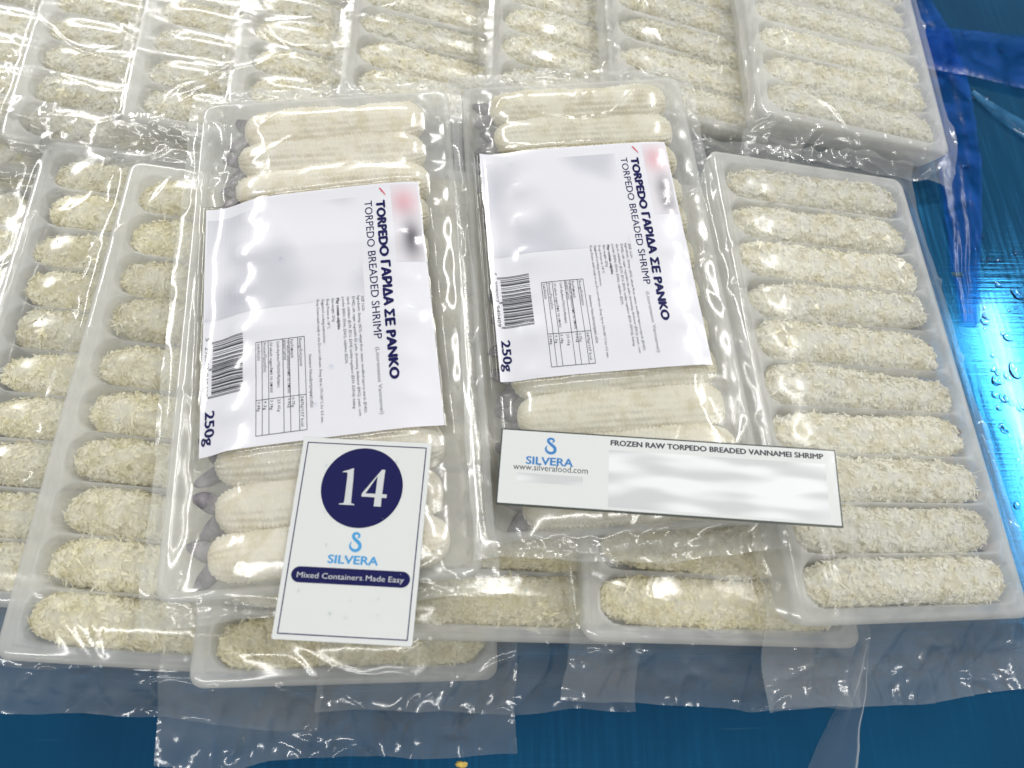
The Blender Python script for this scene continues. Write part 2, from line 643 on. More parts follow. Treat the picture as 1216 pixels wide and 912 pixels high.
def ean13(code):
    Lc = '0001101 0011001 0010011 0111101 0100011 0110001 0101111 0111011 0110111 0001011'.split()
    Rc = [''.join('1' if c == '0' else '0' for c in x) for x in Lc]
    Gc = [x[::-1] for x in Rc]
    par = ['LLLLLL', 'LLGLGG', 'LLGGLG', 'LLGGGL', 'LGLLGG', 'LGGLLG', 'LGGGLL', 'LGLGLG', 'LGLGGL', 'LGGLGL'][int(code[0])]
    b = '101' + ''.join((Lc if p == 'L' else Gc)[int(c)] for p, c in zip(par, code[1:7])) + '01010' + ''.join(Rc[int(c)] for c in code[7:]) + '101'
    return b


S_LOGO = [(0.5191, 0.5065), (0.532, 0.5017), (0.5322, 0.4922), (0.517, 0.4846), (0.4973, 0.4844), (0.4836, 0.493), (0.4884, 0.5065), (0.514, 0.5209), (0.5379, 0.5331), (0.5462, 0.5478), (0.5391, 0.5629), (0.5143, 0.5714), (0.4853, 0.5658), (0.4682, 0.5498), (0.4712, 0.534), (0.4806, 0.5263)]


# ------------------------------------------------------------------ paper labels of the two top packs
def label_items(w, h):
    """[(name, material, V(a,b), F, lift)] in label metres: a to the right, b downwards"""
    def dn(body, a, b, length, cap, bold=0., res=2, shear=0.):
        V, F = fit_text(body, 0, length * h, cap * w, bold, res, shear)
        return np.stack([a * w + V[:, 1], b * h + V[:, 0], V[:, 2]], -1), [f[::-1] for f in F]
    out = []
    out.append(('title_text', M_navy, *dn('TORPEDO ΓΑΡΙΔΑ ΣΕ PANKO', .798, .075, .744, .040, .060, 3), 2))
    out.append(('subtitle_text', M_navy, *dn('TORPEDO BREADED SHRIMP', .744, .074, .587, .036, .004, 3), 2))
    out.append(('species_text', M_grey, *dn('(Litorenaeus Vannamei)', .747, .692, .250, .017, -.008, 2), 2))
    lines = [('SIZE 16/20', .701, .483, .062), ('Ingredients: Shrimp (45%), wheat flour, water, modified tapioca starch (E1420,', .683, .480, .452),
             ('E1442), salt, sugar, vegetable fat, palm, shortening, thickener (E412), yeast, corn', .661, .481, .458),
             ('starch, stabilizer (E170, E516, E300), acidity regulator (E330, E331iii), baking', .639, .479, .431),
             ('powder (E450i, E500ii, E341i), sulphites (E220).', .617, .478, .264),
             ('Net weight: 250g', .572, .480, .095), ('Keep frozen at -18°C', .550, .480, .120),
             ('Suggested cooking instructions:', .529, .479, .175),
             ('Keep frozen until ready to use Do not refreeze. Deep fry in 170-180°C for 3-5 min.', .507, .478, .470)]
    out.append(('small_print', M_black, *merge([dn(t, a, b, l, .0125, .004, 1) for t, a, b, l in lines] + [dn('May contain sulphite', .593, .480, .128, .0135, .03, 1)]), 2))
    # nutrition table
    tb = [dn('Nutrition Value/Διατροφική αξία', .466, .690, .197, .0125, 0, 1)]
    a0, a1, b0, b1, bs = .244, .450, .618, .964, .836
    cols = [a0, a0 + .028, a0 + .055, a0 + .113, a0 + .142, a0 + .170, a1 - .012, a1]
    cols = [a0, .270, .297, .358, .385, .421, a1]
    th = .0022
    for a in cols:
        tb.append(strip_rect((a - th / 2) * w, b0 * h, (a + th / 2) * w, b1 * h, 1, 12))
    for b in (b0, bs, b1):
        tb.append(strip_rect(a0 * w, (b - th / 2) * h, a1 * w, (b + th / 2) * h, 8, 1))
    rows = [('Energy/Ενέργεια', .427, .105, '587kJ/137 kcal', .108), ('Fat/Λιπαρά', .391, .07, '0.75g', .035), ('Of which saturates/Από τα οποία', .375, .20, '0.42g', .035),
            ('κορεσμένα', .361, .075, None, 0),
            ('Carbohydrate/Υδατάνθρακες', .333, .175, '23.65g', .045), ('Of which sugar/Από τα οποία', .303, .19, '3.18g', .035), ('Protein/Πρωτεΐνη', .276, .11, '9.3g', .032), ('Salt/Αλάτι', .250, .065, '0.88g', .035)]
    for t, a, l, v, lv in rows:
        tb.append(dn(t, a, b0 + .006, l, .0125, 0, 1))
        if v: tb.append(dn(v, a, bs + .006, lv, .0125, 0, 1))
    out.append(('nutrition_table', M_black, *merge(tb), 2))
    bars = ean13('5298002940409')
    bb = []
    L0, L1 = .572, .790
    i = 0
    while i < len(bars):
        if bars[i] == '1':
            j = i
            while j < len(bars) and bars[j] == '1': j += 1
            guard = i < 3 or i > 91 or 45 <= i < 50
            y0, y1 = L0 + (L1 - L0) * i / 95, L0 + (L1 - L0) * j / 95
            bb.append(strip_rect((.030 if guard else .046) * w, y0 * h, .188 * w, y1 * h, 7, 1))
            i = j
        else:
            i += 1
    out.append(('barcode', M_black, *merge(bb), 2))
    dg = [dn('5', .012, .552, .012, .019, 0, 2), dn('298002', .012, .588, .090, .019, 0, 2), dn('940409', .012, .692, .090, .019, 0, 2)]
    out.append(('barcode_digits', M_black, *merge(dg), 2))
    out.append(('weight_text', M_navy, *dn('250g', .022, .838, .124, .043, .03, 3), 2))
    V, F = strip_rect(.008 * w, .050 * h, .716 * w, .486 * h, 34, 26)
    out.append(('blurred_picture', M_blur, V, F, 1))
    V, F = strip_rect(.868 * w, .010 * h, .992 * w, .355 * h, 8, 20)
    out.append(('blurred_emblem', M_blur2, V, F, 1))
    red = []
    for k in range(2):
        pts = [(.815 * w + (q * .020 + k * .008) * w, (.022 + k * .012 + q * q * .022) * h) for q in np.linspace(0, 1, 6)]
        red.append(stroke(pts, [.0006, .0008, .0008, .0007, .0005, .0002]))
    out.append(('red_stripes', M_red, *merge(red), 2))
    return out


def emblem_mat():
    """out-of-focus print: a pink patch above a dark grey one (label print, in label coordinates)"""
    m, nt, out, N, L = mat_new('blurred_emblem')
    at = N('ShaderNodeAttribute', attribute_name='lb')
    aa = N('ShaderNodeAttribute', attribute_name='la')

    def gauss(src, c, wd):
        a = N('ShaderNodeMath', operation='SUBTRACT', i={1: c}); L(src, a.inputs[0])
        b = N('ShaderNodeMath', operation='MULTIPLY', i={1: 1 / wd}); L(a.outputs[0], b.inputs[0])
        p = N('ShaderNodeMath', operation='POWER', i={1: 2.}); 
        ab = N('ShaderNodeMath', operation='ABSOLUTE'); L(b.outputs[0], ab.inputs[0]); L(ab.outputs[0], p.inputs[0])
        q = N('ShaderNodeMath', operation='MULTIPLY', i={1: -1.}); L(p.outputs[0], q.inputs[0])
        e = N('ShaderNodeMath', operation='EXPONENT'); L(q.outputs[0], e.inputs[0])
        return e.outputs[0]

    def mul(x, y):
        k = N('ShaderNodeMath', operation='MULTIPLY'); L(x, k.inputs[0]); L(y, k.inputs[1]); return k.outputs[0]
    pink = mul(gauss(at.outputs['Fac'], .09, .06), gauss(aa.outputs['Fac'], .925, .06))
    dark = mul(gauss(at.outputs['Fac'], .26, .085), gauss(aa.outputs['Fac'], .945, .045))
    m1 = N('ShaderNodeMix', data_type='RGBA'); L(pink, m1.inputs[0])
    m1.inputs[6].default_value = (.72, .70, .75, 1); m1.inputs[7].default_value = (.66, .40, .45, 1)
    m2 = N('ShaderNodeMix', data_type='RGBA'); L(dark, m2.inputs[0])
    L(m1.outputs[2], m2.inputs[6]); m2.inputs[7].default_value = (.10, .09, .11, 1)
    p = N('ShaderNodeBsdfPrincipled', i={'Roughness': .5}); L(m2.outputs[2], p.inputs['Base Color'])
    L(p.outputs[0], out.inputs[0])
    return m


M_blur = blur_mat('blurred_picture', (.56, .56, .63), (.74, .74, .80), 34.)
M_blur2 = emblem_mat()
M_blur3 = blur_mat('blurred_lines', (.60, .61, .63), (.84, .85, .87), 30., (1, 5, 1))


# ------------------------------------------------------------------ packs
FD = .0011   # film grid step


def build_pack(name, label, cat, group, kind, loc, rot, front=.025, back=.014, side=.009, tint=(1, 1, 1), film=None,
               haze=0., tails=None, seed=0, lab=None, creases=11, flap_l=None, wave=1., suck=1.):
    r = np.random.default_rng(1000 + seed)
    e = bpy.data.objects.new(name, None)
    COL.objects.link(e)
    e.empty_display_size = .02
    e.location = loc
    e.rotation_euler = (R(rot[0]), R(rot[1]), R(rot[2]))
    tag(e, label, cat, group)
    Mx = np.array(Euler((R(rot[0]), R(rot[1]), R(rot[2]))).to_matrix())
    o3 = np.array(loc)
    K = kind
    obj('tray', ME_tray[id(K)], e)
    # --- shrimps
    beaded = K.box
    zc = K.H * .62 if beaded else .0108
    sh = []
    for j, y in enumerate(K.ys):
        me = BEAD[(j + seed) % len(BEAD)] if beaded else PANKO[(j * 4 + seed * 5 + int(r.integers(9))) % len(PANKO)]
        so = obj('beaded_shrimp' if beaded else 'breaded_shrimp', me, e)
        k = r.uniform(.955, 1.005)
        ky = r.uniform(.94, 1.01)
        kz = r.uniform(.93, 1.08)
        du = r.uniform(-.0010, .0010) + (K.u0 + K.u1) / 2
        dy = r.uniform(-.0007, .0007)
        flip = 0 if r.random() < .5 else math.pi
        if beaded: flip = 0
        so.location = (du, y + dy, zc)
        so.rotation_euler = (r.uniform(-.09, .09), 0, flip + r.uniform(-.018, .018))
        so.scale = (k, ky, kz)
        g = r.uniform(.93, 1.04)
        so.color = (tint[0] * g, tint[1] * g, tint[2] * g, 1)
        sh.append((du, y + dy, (.048 if beaded else .0555) * k, (.0101 if beaded else .0110) * ky, (.0072 if beaded else .0084) * kz))
        if tails:
            tl = obj('tail', TAIL[j % 3], so)
            sx = (1 if tails == 'right' else -1) * (1 if flip == 0 else -1)
            tl.location = (sx * .0435, 0, -.0022)
            tl.rotation_euler = (r.uniform(-.4, .4), r.uniform(-.1, .2), (0 if sx > 0 else math.pi) + r.uniform(-.25, .25))
            tl.scale = (1.05, 1.5, .9)
            tl.color = (1, 1, 1, 1)
    # --- film
    sl = side if flap_l is None else flap_l
    U0, U1, V0, V1 = -K.W / 2 - sl, K.W / 2 + side, -K.L / 2 - front, K.L / 2 + back
    nu, nv = int((U1 - U0) / FD), int((V1 - V0) / FD)
    u, v = np.meshgrid(np.linspace(U0, U1, nu), np.linspace(V0, V1, nv))
    # wavy bag outline, only beyond the tray
    fv = np.clip((-K.L / 2 - v) / front, 0, 1)
    fb = np.clip((v - K.L / 2) / back, 0, 1)
    v = v + wave * (fv * .0042 * fbm(u * 22, v * 0 + seed, 3) - fb * .003 * fbm(u * 30, v * 0 + seed + 9, 4))
    fl = np.clip((-K.W / 2 - u) / sl, 0, 1)
    fr = np.clip((u - K.W / 2) / side, 0, 1)
    u = u + wave * (fl * .0022 * fbm(v * 25, v * 0 + seed, 5) + fr * .0022 * fbm(v * 25, v * 0 + seed, 6))
    dout = rrect_sdf(u, v, K.W / 2, K.L / 2, .006)
    inside = dout < .0006
    # contents
    ht = K.height(u, v)
    for (cu, cv, hl, ry, rz) in sh:
        q = np.clip(np.abs(u - cu) / hl, 0, 1)
        pr = (1 - q ** (9 if beaded else 4.2)) ** .5
        w_ = 1 - (np.abs(v - cv) / np.maximum(ry * pr, 1e-5)) ** (2.8 if beaded else 2.7)
        hs = np.where((w_ > 0) & (np.abs(u - cu) < hl), zc + rz * pr * np.sqrt(np.maximum(w_, 0)), -1)
        ht = np.maximum(ht, hs + (.0016 if beaded else .0012))
    ht = ht + .0006
    X = o3[0] + Mx[0, 0] * u + Mx[0, 1] * v + Mx[0, 2] * K.H * .5
    Y = o3[1] + Mx[1, 0] * u + Mx[1, 1] * v + Mx[1, 2] * K.H * .5
    sup = (g_sample(X, Y) + .0009 - o3[2] - Mx[2, 0] * u - Mx[2, 1] * v) / Mx[2, 2]
    dd = np.maximum(dout, 0)
    fall = K.H * np.exp(-(dd / .0085) ** 1.3)
    # the floor of the pack, where the pack rides high: film hangs no lower than a bit under it
    low = np.maximum(np.maximum(sup, fall), -.030)
    Lb = np.where(inside, ht, low)
    h = Lb.copy()
    # dilate, then let it sink: a taut film that the vacuum pulls down
    for _ in range(4):
        p = np.pad(h, 1, mode='edge')
        h = np.maximum.reduce([p[1:-1, 1:-1], p[:-2, 1:-1], p[2:, 1:-1], p[1:-1, :-2], p[1:-1, 2:]])
    kk = np.where(inside, (0.4e-5 if beaded else 0.9e-5) * suck, 4.0e-5)
    for _ in range(46):
        p = np.pad(h, 1, mode='edge')
        av = (p[:-2, 1:-1] + p[2:, 1:-1] + p[1:-1, :-2] + p[1:-1, 2:]) / 4
        h = np.maximum(Lb, av - kk)
    for _ in range(3):
        p = np.pad(h, 1, mode='edge')
        h = (p[:-2, 1:-1] + p[2:, 1:-1] + p[1:-1, :-2] + p[1:-1, 2:] + 2 * h) / 6
    mask_l = np.zeros_like(h)
    if lab:
        lw, lh, lu, lv, lyaw = lab
        hb = h.copy()
        for _ in range(120):
            p = np.pad(hb, 1, mode='edge')
            hb = np.maximum(h - .0003, (p[:-2, 1:-1] + p[2:, 1:-1] + p[1:-1, :-2] + p[1:-1, 2:]) / 4)
        hb = hb + .0009
        uu, vv = np.linspace(U0, U1, nu), np.linspace(V0, V1, nv)

        def hsamp(pu, pv):
            x = np.clip((pu - U0) / (uu[1] - uu[0]), 0, nu - 1.001)
            y = np.clip((pv - V0) / (vv[1] - vv[0]), 0, nv - 1.001)
            xi, yi = x.astype(int), y.astype(int)
            fx, fy = x - xi, y - yi
            return (hb[yi, xi] * (1 - fx) + hb[yi, xi + 1] * fx) * (1 - fy) + (hb[yi + 1, xi] * (1 - fx) + hb[yi + 1, xi + 1] * fx) * fy
        c_, s_ = math.cos(lyaw), math.sin(lyaw)

        def to_uv(A):
            a, b = A[:, 0] - lw / 2, -(A[:, 1] - lh / 2)
            return lu + c_ * a - s_ * b, lv + s_ * a + c_ * b
        nlx, nly = 48, 58
        V2, F2 = strip_rect(0, 0, lw, lh, nlx, nly)
        pu, pv = to_uv(V2)
        lme = mesh_np('paper_label', np.stack([pu, pv, hsamp(pu, pv) + .0003], -1), np.array(F2)[:, ::-1].copy(), M_paper)
        lo = obj('paper_label', lme, e)
        lo['label'] = 'white printed paper label with blue title text'
        for nm, mt, V2, F2, lift in label_items(lw, lh):
            V2 = np.asarray(V2)
            pu, pv = to_uv(V2)
            dz = V2[:, 2] if V2.shape[1] > 2 else 0
            V3 = np.stack([pu, pv, hsamp(pu, pv) + .0003 + .00009 * lift + dz], -1)
            tme = mesh_np(nm, V3, [list(f) for f in F2], mt, False, {'la': V2[:, 0] / lw, 'lb': V2[:, 1] / lh})
            obj(nm, tme, lo)
        # film over the label
        a_ = c_ * (u - lu) + s_ * (v - lv)
        b_ = -s_ * (u - lu) + c_ * (v - lv)
        dl = np.maximum(np.abs(a_) - lw / 2, np.abs(b_) - lh / 2)
        mask_l = 1 - sstep(dl, 0, .004)
        xi = np.clip(((u - U0) / (uu[1] - uu[0])).astype(int), 0, nu - 1)
        yi = np.clip(((v - V0) / (vv[1] - vv[0])).astype(int), 0, nv - 1)
        h = np.where(mask_l > 0, np.maximum(h * (1 - mask_l) + mask_l * hb, hb * (mask_l > .5) - (mask_l <= .5)) + .0010 * mask_l, h)
    # --- wrinkles
    wr = np.zeros_like(h)
    amp_in = .00010
    ridg = 1 - np.abs(fbm(u * 40 + seed * 3, v * 75, 11, 2)) * 2.2
    wr += amp_in * np.clip(ridg, 0, 1) ** 3 * (1 - .8 * mask_l)
    for k in range(creases):
        # long wandering crease starting near the outline
        side_k = r.integers(4)
        q = r.uniform(-.45, .45)
        if side_k == 0: p0, ang = np.array([-K.W / 2 + .001, q * K.L]), r.normal(0, .55)
        elif side_k == 1: p0, ang = np.array([K.W / 2 - .001, q * K.L]), math.pi + r.normal(0, .55)
        elif side_k == 2: p0, ang = np.array([q * K.W, K.L / 2]), -math.pi / 2 + r.normal(0, .6)
        else: p0, ang = np.array([q * K.W, -K.L / 2]), math.pi / 2 + r.normal(0, .6)
        n = int(r.integers(6, 26))
        pts = [p0]
        for i in range(n):
            ang += r.normal(0, .20)
            pts.append(pts[-1] + .0055 * np.array([math.cos(ang), math.sin(ang)]))
        best = np.full(h.shape, 9.)
        fade = np.zeros_like(h)
        lo_, hi_ = np.min(pts, 0) - .005, np.max(pts, 0) + .005
        iu0, iu1 = np.clip(((np.array([lo_[0], hi_[0]]) - U0) / FD).astype(int), 0, nu)
        iv0, iv1 = np.clip(((np.array([lo_[1], hi_[1]]) - V0) / FD).astype(int), 0, nv)
        if iu1 - iu0 < 2 or iv1 - iv0 < 2: continue
        sl_ = (slice(iv0, iv1), slice(iu0, iu1))
        us, vs_ = u[sl_], v[sl_]
        bst, fd = best[sl_], fade[sl_]
        for i in range(len(pts) - 1):
            a, b = pts[i], pts[i + 1]
            d = b - a
            t = np.clip(((us - a[0]) * d[0] + (vs_ - a[1]) * d[1]) / (d @ d), 0, 1)
            ds = np.hypot(us - a[0] - t * d[0], vs_ - a[1] - t * d[1])
            f = 1 - (i + t) / (len(pts) - 1)
            up = ds < bst
            bst = np.where(up, ds, bst)
            fd = np.where(up, f, fd)
        am = r.uniform(.0002, .0007)
        wr[sl_] += am * np.exp(-(bst / .0011) ** 1.2) * np.clip(fd, 0, 1) ** .5 * (1 - .85 * mask_l[sl_])
    # short sharp folds across the flaps
    for k in range(26):
        fr_ = k % 4 != 3
        c0 = np.array([r.uniform(-.5, .5) * K.W, (-K.L / 2 - r.uniform(.1, .9) * front) if fr_ else (K.L / 2 + r.uniform(.2, .8) * back)])
        a0 = math.pi / 2 + r.normal(0, .5) if r.random() < .6 else r.normal(0, .4)
        ln_ = r.uniform(.004, .013)
        du_, dv_ = u - c0[0], v - c0[1]
        al, ac = du_ * math.cos(a0) + dv_ * math.sin(a0), -du_ * math.sin(a0) + dv_ * math.cos(a0) + .12 * r.normal() * np.abs(du_ * math.cos(a0) + dv_ * math.sin(a0))
        wr += r.uniform(.0008, .0022) * np.exp(-(np.abs(ac) / .0014) ** 1.2) * np.exp(-(al / ln_) ** 4) * (dout > .0004)
    # flap buckles and the crimped heat seal
    sfl = np.maximum(np.maximum(fv, fb), np.maximum(fl, fr) * .35)
    buck = np.abs(fbm(u * 55 + seed, v * 22, 21, 2)) * .0030 + np.clip(1 - np.abs(fbm(u * 48, v * 30 + seed, 23, 2)) * 4, 0, 1) ** 1.5 * .0030
    wr += sstep(sfl, .05, .5) * buck * wave
    seal = np.exp(-((fv - .55) / .16) ** 2)
    wr += seal * (.0012 * np.abs(fbm(u * 260, v * 160 + seed, 31, 2)) + .0004 * np.sin(v * 2 * math.pi / .0022 + 3 * fbm(u * 60, v * 60, 32)))
    h = h + wr
    hz = haze + .020 * np.clip(1 + 1.4 * fbm(u * 40, v * 40, 41), 0, 3) + .012 * sstep(sfl, 0, .35) + .035 * seal + .015 * np.clip(fbm(u * 30, v * 30, 40), 0, 1)
    hz = hz * (1 - mask_l) - .17 * mask_l * (film is M_film_hazy)
    V3 = np.stack([u, v, h], -1).reshape(-1, 3)
    fme = mesh_np('bag_film', V3, grid_faces(nu, nv), film or M_film, True, {'haze': hz, 'crinkle': sstep(sfl, .15, .6) * np.clip(.35 + .9 * fbm(u * 45, v * 45, 71), 0, 1)})
    obj('bag_film', fme, e)
    Wp = V3 @ Mx.T + o3
    g_splat(Wp[:, 0], Wp[:, 1], Wp[:, 2])
    return e


BR = 'packs shingled in the back row'
FR = 'packs shingled in the front row'
iv = (1, 1, 1)
yl = (.99, .98, .91)
# back row, left to right; each leans on its left neighbour
zb = .0195
rows = [
    ('shrimp_pack', 'pack of breaded shrimp cut off by the top left corner of the photo', (-.2790, .3930, zb), (0, 17.5, 1.9), dict(tint=iv)),
    ('shrimp_pack', 'breaded shrimp pack second from the left in the back row, its front film folded', (-.2199, .4022, zb), (0, 17.5, 1.9), dict(tint=iv)),
    ('shrimp_pack', 'breaded shrimp pack behind the left labelled pack, its clear front corner pointing at it', (-.1596, .4154, zb), (0, 17.5, 2.3), dict(tint=iv)),
    ('shrimp_pack', 'back row breaded shrimp pack directly behind the left end of the left labelled pack', (-.1023, .4237, zb), (0, 17.5, 1.6), dict(tint=iv)),
    ('shrimp_pack', 'back row breaded shrimp pack behind the gap between the two labelled packs', (-.0407, .4285, zb), (0, 17.5, .3), dict(tint=iv)),
    ('shrimp_pack', 'back row breaded shrimp pack directly behind the right labelled pack', (.0423, .4303, zb), (0, 17.5, -.9), dict(tint=iv)),
    ('shrimp_pack', 'back row breaded shrimp pack second from the right, beside the last pack', (.1080, .4248, zb), (0, 17.5, -.5), dict(tint=iv)),
    ('shrimp_pack', 'hazy breaded shrimp pack at the right end of the back row, beside blue film', (.1933, .4222, .0159), (0, 14, -1.7), dict(tint=iv, film=M_film_hazy, haze=-.04, tails='right', front=.016, back=.012)),
]
for i, (n, l, loc, rot, kw) in enumerate(rows):
    kw = dict(dict(front=.016, back=.010, side=.006), **kw)
    build_pack(n, l, 'shrimp pack', BR, TK_row, loc, rot, seed=i, **kw)

rows = [
    ('shrimp_pack', 'breaded shrimp pack cut off by the left edge of the photo, front row', (-.3170, .1780, .014), (0, 2, -1.5), dict(tint=yl)),
    ('shrimp_pack', 'front row breaded shrimp pack at left with glossy creases, partly under its neighbour', (-.1951, .1659, .015), (3, 10, -1.7), dict(tint=yl, creases=16)),
    ('shrimp_pack', 'yellowish breaded shrimp pack left of the left labelled pack, its whole left edge bare', (-.1426, .1412, .025), (4, 10, -2.9), dict(tint=yl, front=.020, flap_l=.008, creases=15)),
    ('shrimp_pack', 'breaded shrimp pack under the numbered card, with the longest clear flap in front', (-.0733, .1350, .023), (2, 12, 2.2), dict(tint=(.96, .94, .83), front=.027, flap_l=.012, side=.010, wave=1.1)),
    ('shrimp_pack', 'breaded shrimp pack between the numbered card and the name strip, mostly covered', (-.0118, .1511, .0205), (0, 15, .2), dict(tint=(.96, .94, .83), front=.025, flap_l=.007)),
    ('shrimp_pack', 'breaded shrimp pack under the name strip and the right labelled pack', (.0875, .1501, .016), (0, 10.5, -.4), dict(tint=(.97, .95, .86), front=.023, flap_l=.007)),
    ('shrimp_pack', 'fully visible breaded shrimp pack at the right, on the blue table', (.1628, .1598, .0165), (2, 16, 3.8), dict(tint=iv, film=M_film_wet, haze=.03, tails='right', front=.031, back=.012, flap_l=.011, side=.008, creases=14)),
]
for i, (n, l, loc, rot, kw) in enumerate(rows):
    kw = dict(dict(front=.022, back=.014, side=.007), **kw)
    build_pack(n, l, 'shrimp pack', FR, TK_row, loc, rot, seed=20 + i, **kw)

# the two labelled packs on top


def lab_local(loc, yaw, c, wd, ht, lyaw):
    dx, dy = c[0] - loc[0], c[1] - loc[1]
    a = R(-yaw)
    return (wd, ht, dx * math.cos(a) - dy * math.sin(a), dx * math.sin(a) + dy * math.cos(a), R(lyaw - yaw))


loc1 = (-.0851, .1728, .054)
loc2 = (.0399, .1951, .0455)
LG = 'packs with a printed paper label'
build_pack('labelled_pack', 'labelled shrimp pack on top at left, the numbered card lying on its front end', 'shrimp pack', LG, TK_p1, loc1, (0, 0, 5.0),
           front=.010, back=.008, side=.006, tint=(1, .99, .96), film=M_film_hazy, tails='left', seed=41,
           lab=lab_local(loc1, 5.0, (-.0873, .1704), .1022, .1262, 7.8), creases=16, suck=.7)
build_pack('labelled_pack', 'labelled shrimp pack on top at right, the long name strip lying on its front end', 'shrimp pack', LG, TK_p2, loc2, (0, 0, 4.0),
           front=.010, back=.008, side=.006, tint=(.98, .98, .93), film=M_film_hazy, tails='left', seed=42,
           lab=lab_local(loc2, 4.0, (.0363, .2050), .0945, .1258, 5.2), creases=22, suck=.7)


# ------------------------------------------------------------------ card and strip lying on top
def plane_sheet(c, wd, ht, yaw, pitch=0, roll=0, gap=.0006):
    """height of the rigid sheet so that it just rests on the pile"""
    Mx = np.array(Euler((R(pitch), R(roll), R(yaw))).to_matrix())
    a, b = np.meshgrid(np.linspace(-wd / 2, wd / 2, 60), np.linspace(-ht / 2, ht / 2, 60))
    P = np.stack([a, b, a * 0], -1).reshape(-1, 3) @ Mx.T + np.array([c[0], c[1], 0])
    z = (g_sample(P[:, 0], P[:, 1]) - P[:, 2]).max() + gap
    return z


def slab(name, wd, ht, th, rad, mat, parent, z0=0, bevel=.0004, nseg=5):
    pts = []
    for cx, cy, a0 in ((1, 1, 0), (-1, 1, 90), (-1, -1, 180), (1, -1, 270)):
        for k in range(nseg + 1):
            a = R(a0 + 90 * k / nseg)
            pts.append((cx * (wd / 2 - rad) + rad * math.cos(a), cy * (ht / 2 - rad) + rad * math.sin(a)))
    pts = np.array(pts)
    n = len(pts)
    V = np.concatenate([np.c_[pts, np.full(n, z0)], np.c_[pts, np.full(n, z0 + th)]])
    F = [list(range(n))[::-1], list(range(n, 2 * n))] + [[i, (i + 1) % n, n + (i + 1) % n, n + i] for i in range(n)]
    return obj(name, mesh_np(name, V, F, mat, False), parent)


def flat(name, V, F, wd, ht, z, mat, parent):
    """V in normalised card coordinates (x right, y down)"""
    V = np.asarray(V, float)
    V3 = np.c_[(V[:, 0] - .5) * wd, (.5 - V[:, 1]) * ht, z + (V[:, 2] if V.shape[1] > 2 else np.zeros(len(V)))]
    me = mesh_np(name, V3, [list(f)[::-1] for f in F], mat, False)
    return obj(name, me, parent)


def card_text(body, x0, x1, base, cap, ar, bold=0., res=3):
    """normalised: x0..x1, baseline y, cap height as a share of the card's height"""
    V, F = fit_text(body, x0, x1 - x0, cap, bold, res)
    V = V.copy()
    V[:, 1] = base - V[:, 1]
    return V, F


def poly_fill(outer, holes=()):
    from mathutils.geometry import tessellate_polygon
    lists = [[Vector((x, y, 0)) for x, y in outer]] + [[Vector((x, y, 0)) for x, y in h] for h in holes]
    tris = tessellate_polygon(lists)
    V = [(p.x, p.y) for l in lists for p in l]
    F = []
    for t in tris:
        a, b, c = (np.array(V[i]) for i in t)
        cr = (b[0] - a[0]) * (c[1] - a[1]) - (b[1] - a[1]) * (c[0] - a[0])
        F.append(list(t) if cr > 0 else [t[0], t[2], t[1]])
    return np.array(V), F


cw, ch = .0520, .0782
cz = plane_sheet((-.0606, .0671), cw, ch, -3.0, 1.5)
card = bpy.data.objects.new('number_card', None)
COL.objects.link(card)
card.location = (-.0606, .0671, cz)
card.rotation_euler = (R(1.5), 0, R(-3.0))
tag(card, 'white laminated card with number 14 in a navy circle, on the left labelled pack', 'card')
slab('card_sheet', cw, ch, .0007, .0008, M_card, card)
z1, z2 = .00078, .00086
t = .008
fr = merge([strip_rect(.034, .024, .966, .024 + t * .66), strip_rect(.034, .976 - t * .66, .966, .976), strip_rect(.034, .024, .034 + t, .976), strip_rect(.966 - t, .024, .966, .976)])
flat('border_line', *fr, cw, ch, z1, M_cardnavy, card)
th_ = np.linspace(0, 2 * np.pi, 64, endpoint=False)
flat('number_disc', np.c_[.502 + .312 * np.cos(th_), .251 + .312 * cw / ch * np.sin(th_)], [list(range(64))], cw, ch, z1, M_cardnavy, card)
one = [(0.3383, 0.1776), (0.3443, 0.1723), (0.3756, 0.1651), (0.4219, 0.153), (0.4273, 0.199), (0.4344, 0.3243), (0.4347, 0.3351), (0.4616, 0.34), (0.4606, 0.3449), (0.3459, 0.3449), (0.346, 0.3395), (0.3795, 0.3361), (0.3825, 0.3202), (0.3802, 0.1946), (0.3771, 0.1794), (0.3668, 0.176)]
four = [(0.6643, 0.1541), (0.6397, 0.1533), (0.5076, 0.2831), (0.5073, 0.298), (0.609, 0.2992), (0.6099, 0.3449), (0.6632, 0.345), (0.6611, 0.2999), (0.6979, 0.2992), (0.6988, 0.2818), (0.6616, 0.2811)]
hole = [(0.612, 0.188), (0.612, 0.2807), (0.5345, 0.2816)]
flat('digit', *poly_fill(one), cw, ch, z2, M_digit, card)
flat('digit', *poly_fill(four, [hole]), cw, ch, z2, M_digit, card)


def logo(fx, wmul):
    p = resample([fx(a) for a in S_LOGO], 60)
    q = np.linspace(0, 1, 60)
    wd = wmul * (.45 + .75 * np.sin(np.pi * np.clip(q * 1.02, 0, 1)) ** .7) * np.where(q > .9, 1 - (q - .9) * 6, 1)
    return p, wd


def logo_flat(p, wd, W_, H_, z, mat, parent):
    pm = np.c_[p[:, 0] * W_, p[:, 1] * H_]
    V, F = stroke(pm, wd)
    V = np.c_[V[:, 0] / W_, V[:, 1] / H_]
    V3 = np.c_[(V[:, 0] - .5) * W_, (.5 - V[:, 1]) * H_, np.full(len(V), z)]
    return obj('swan_logo', mesh_np('swan_logo', V3, F, mat, False), parent)


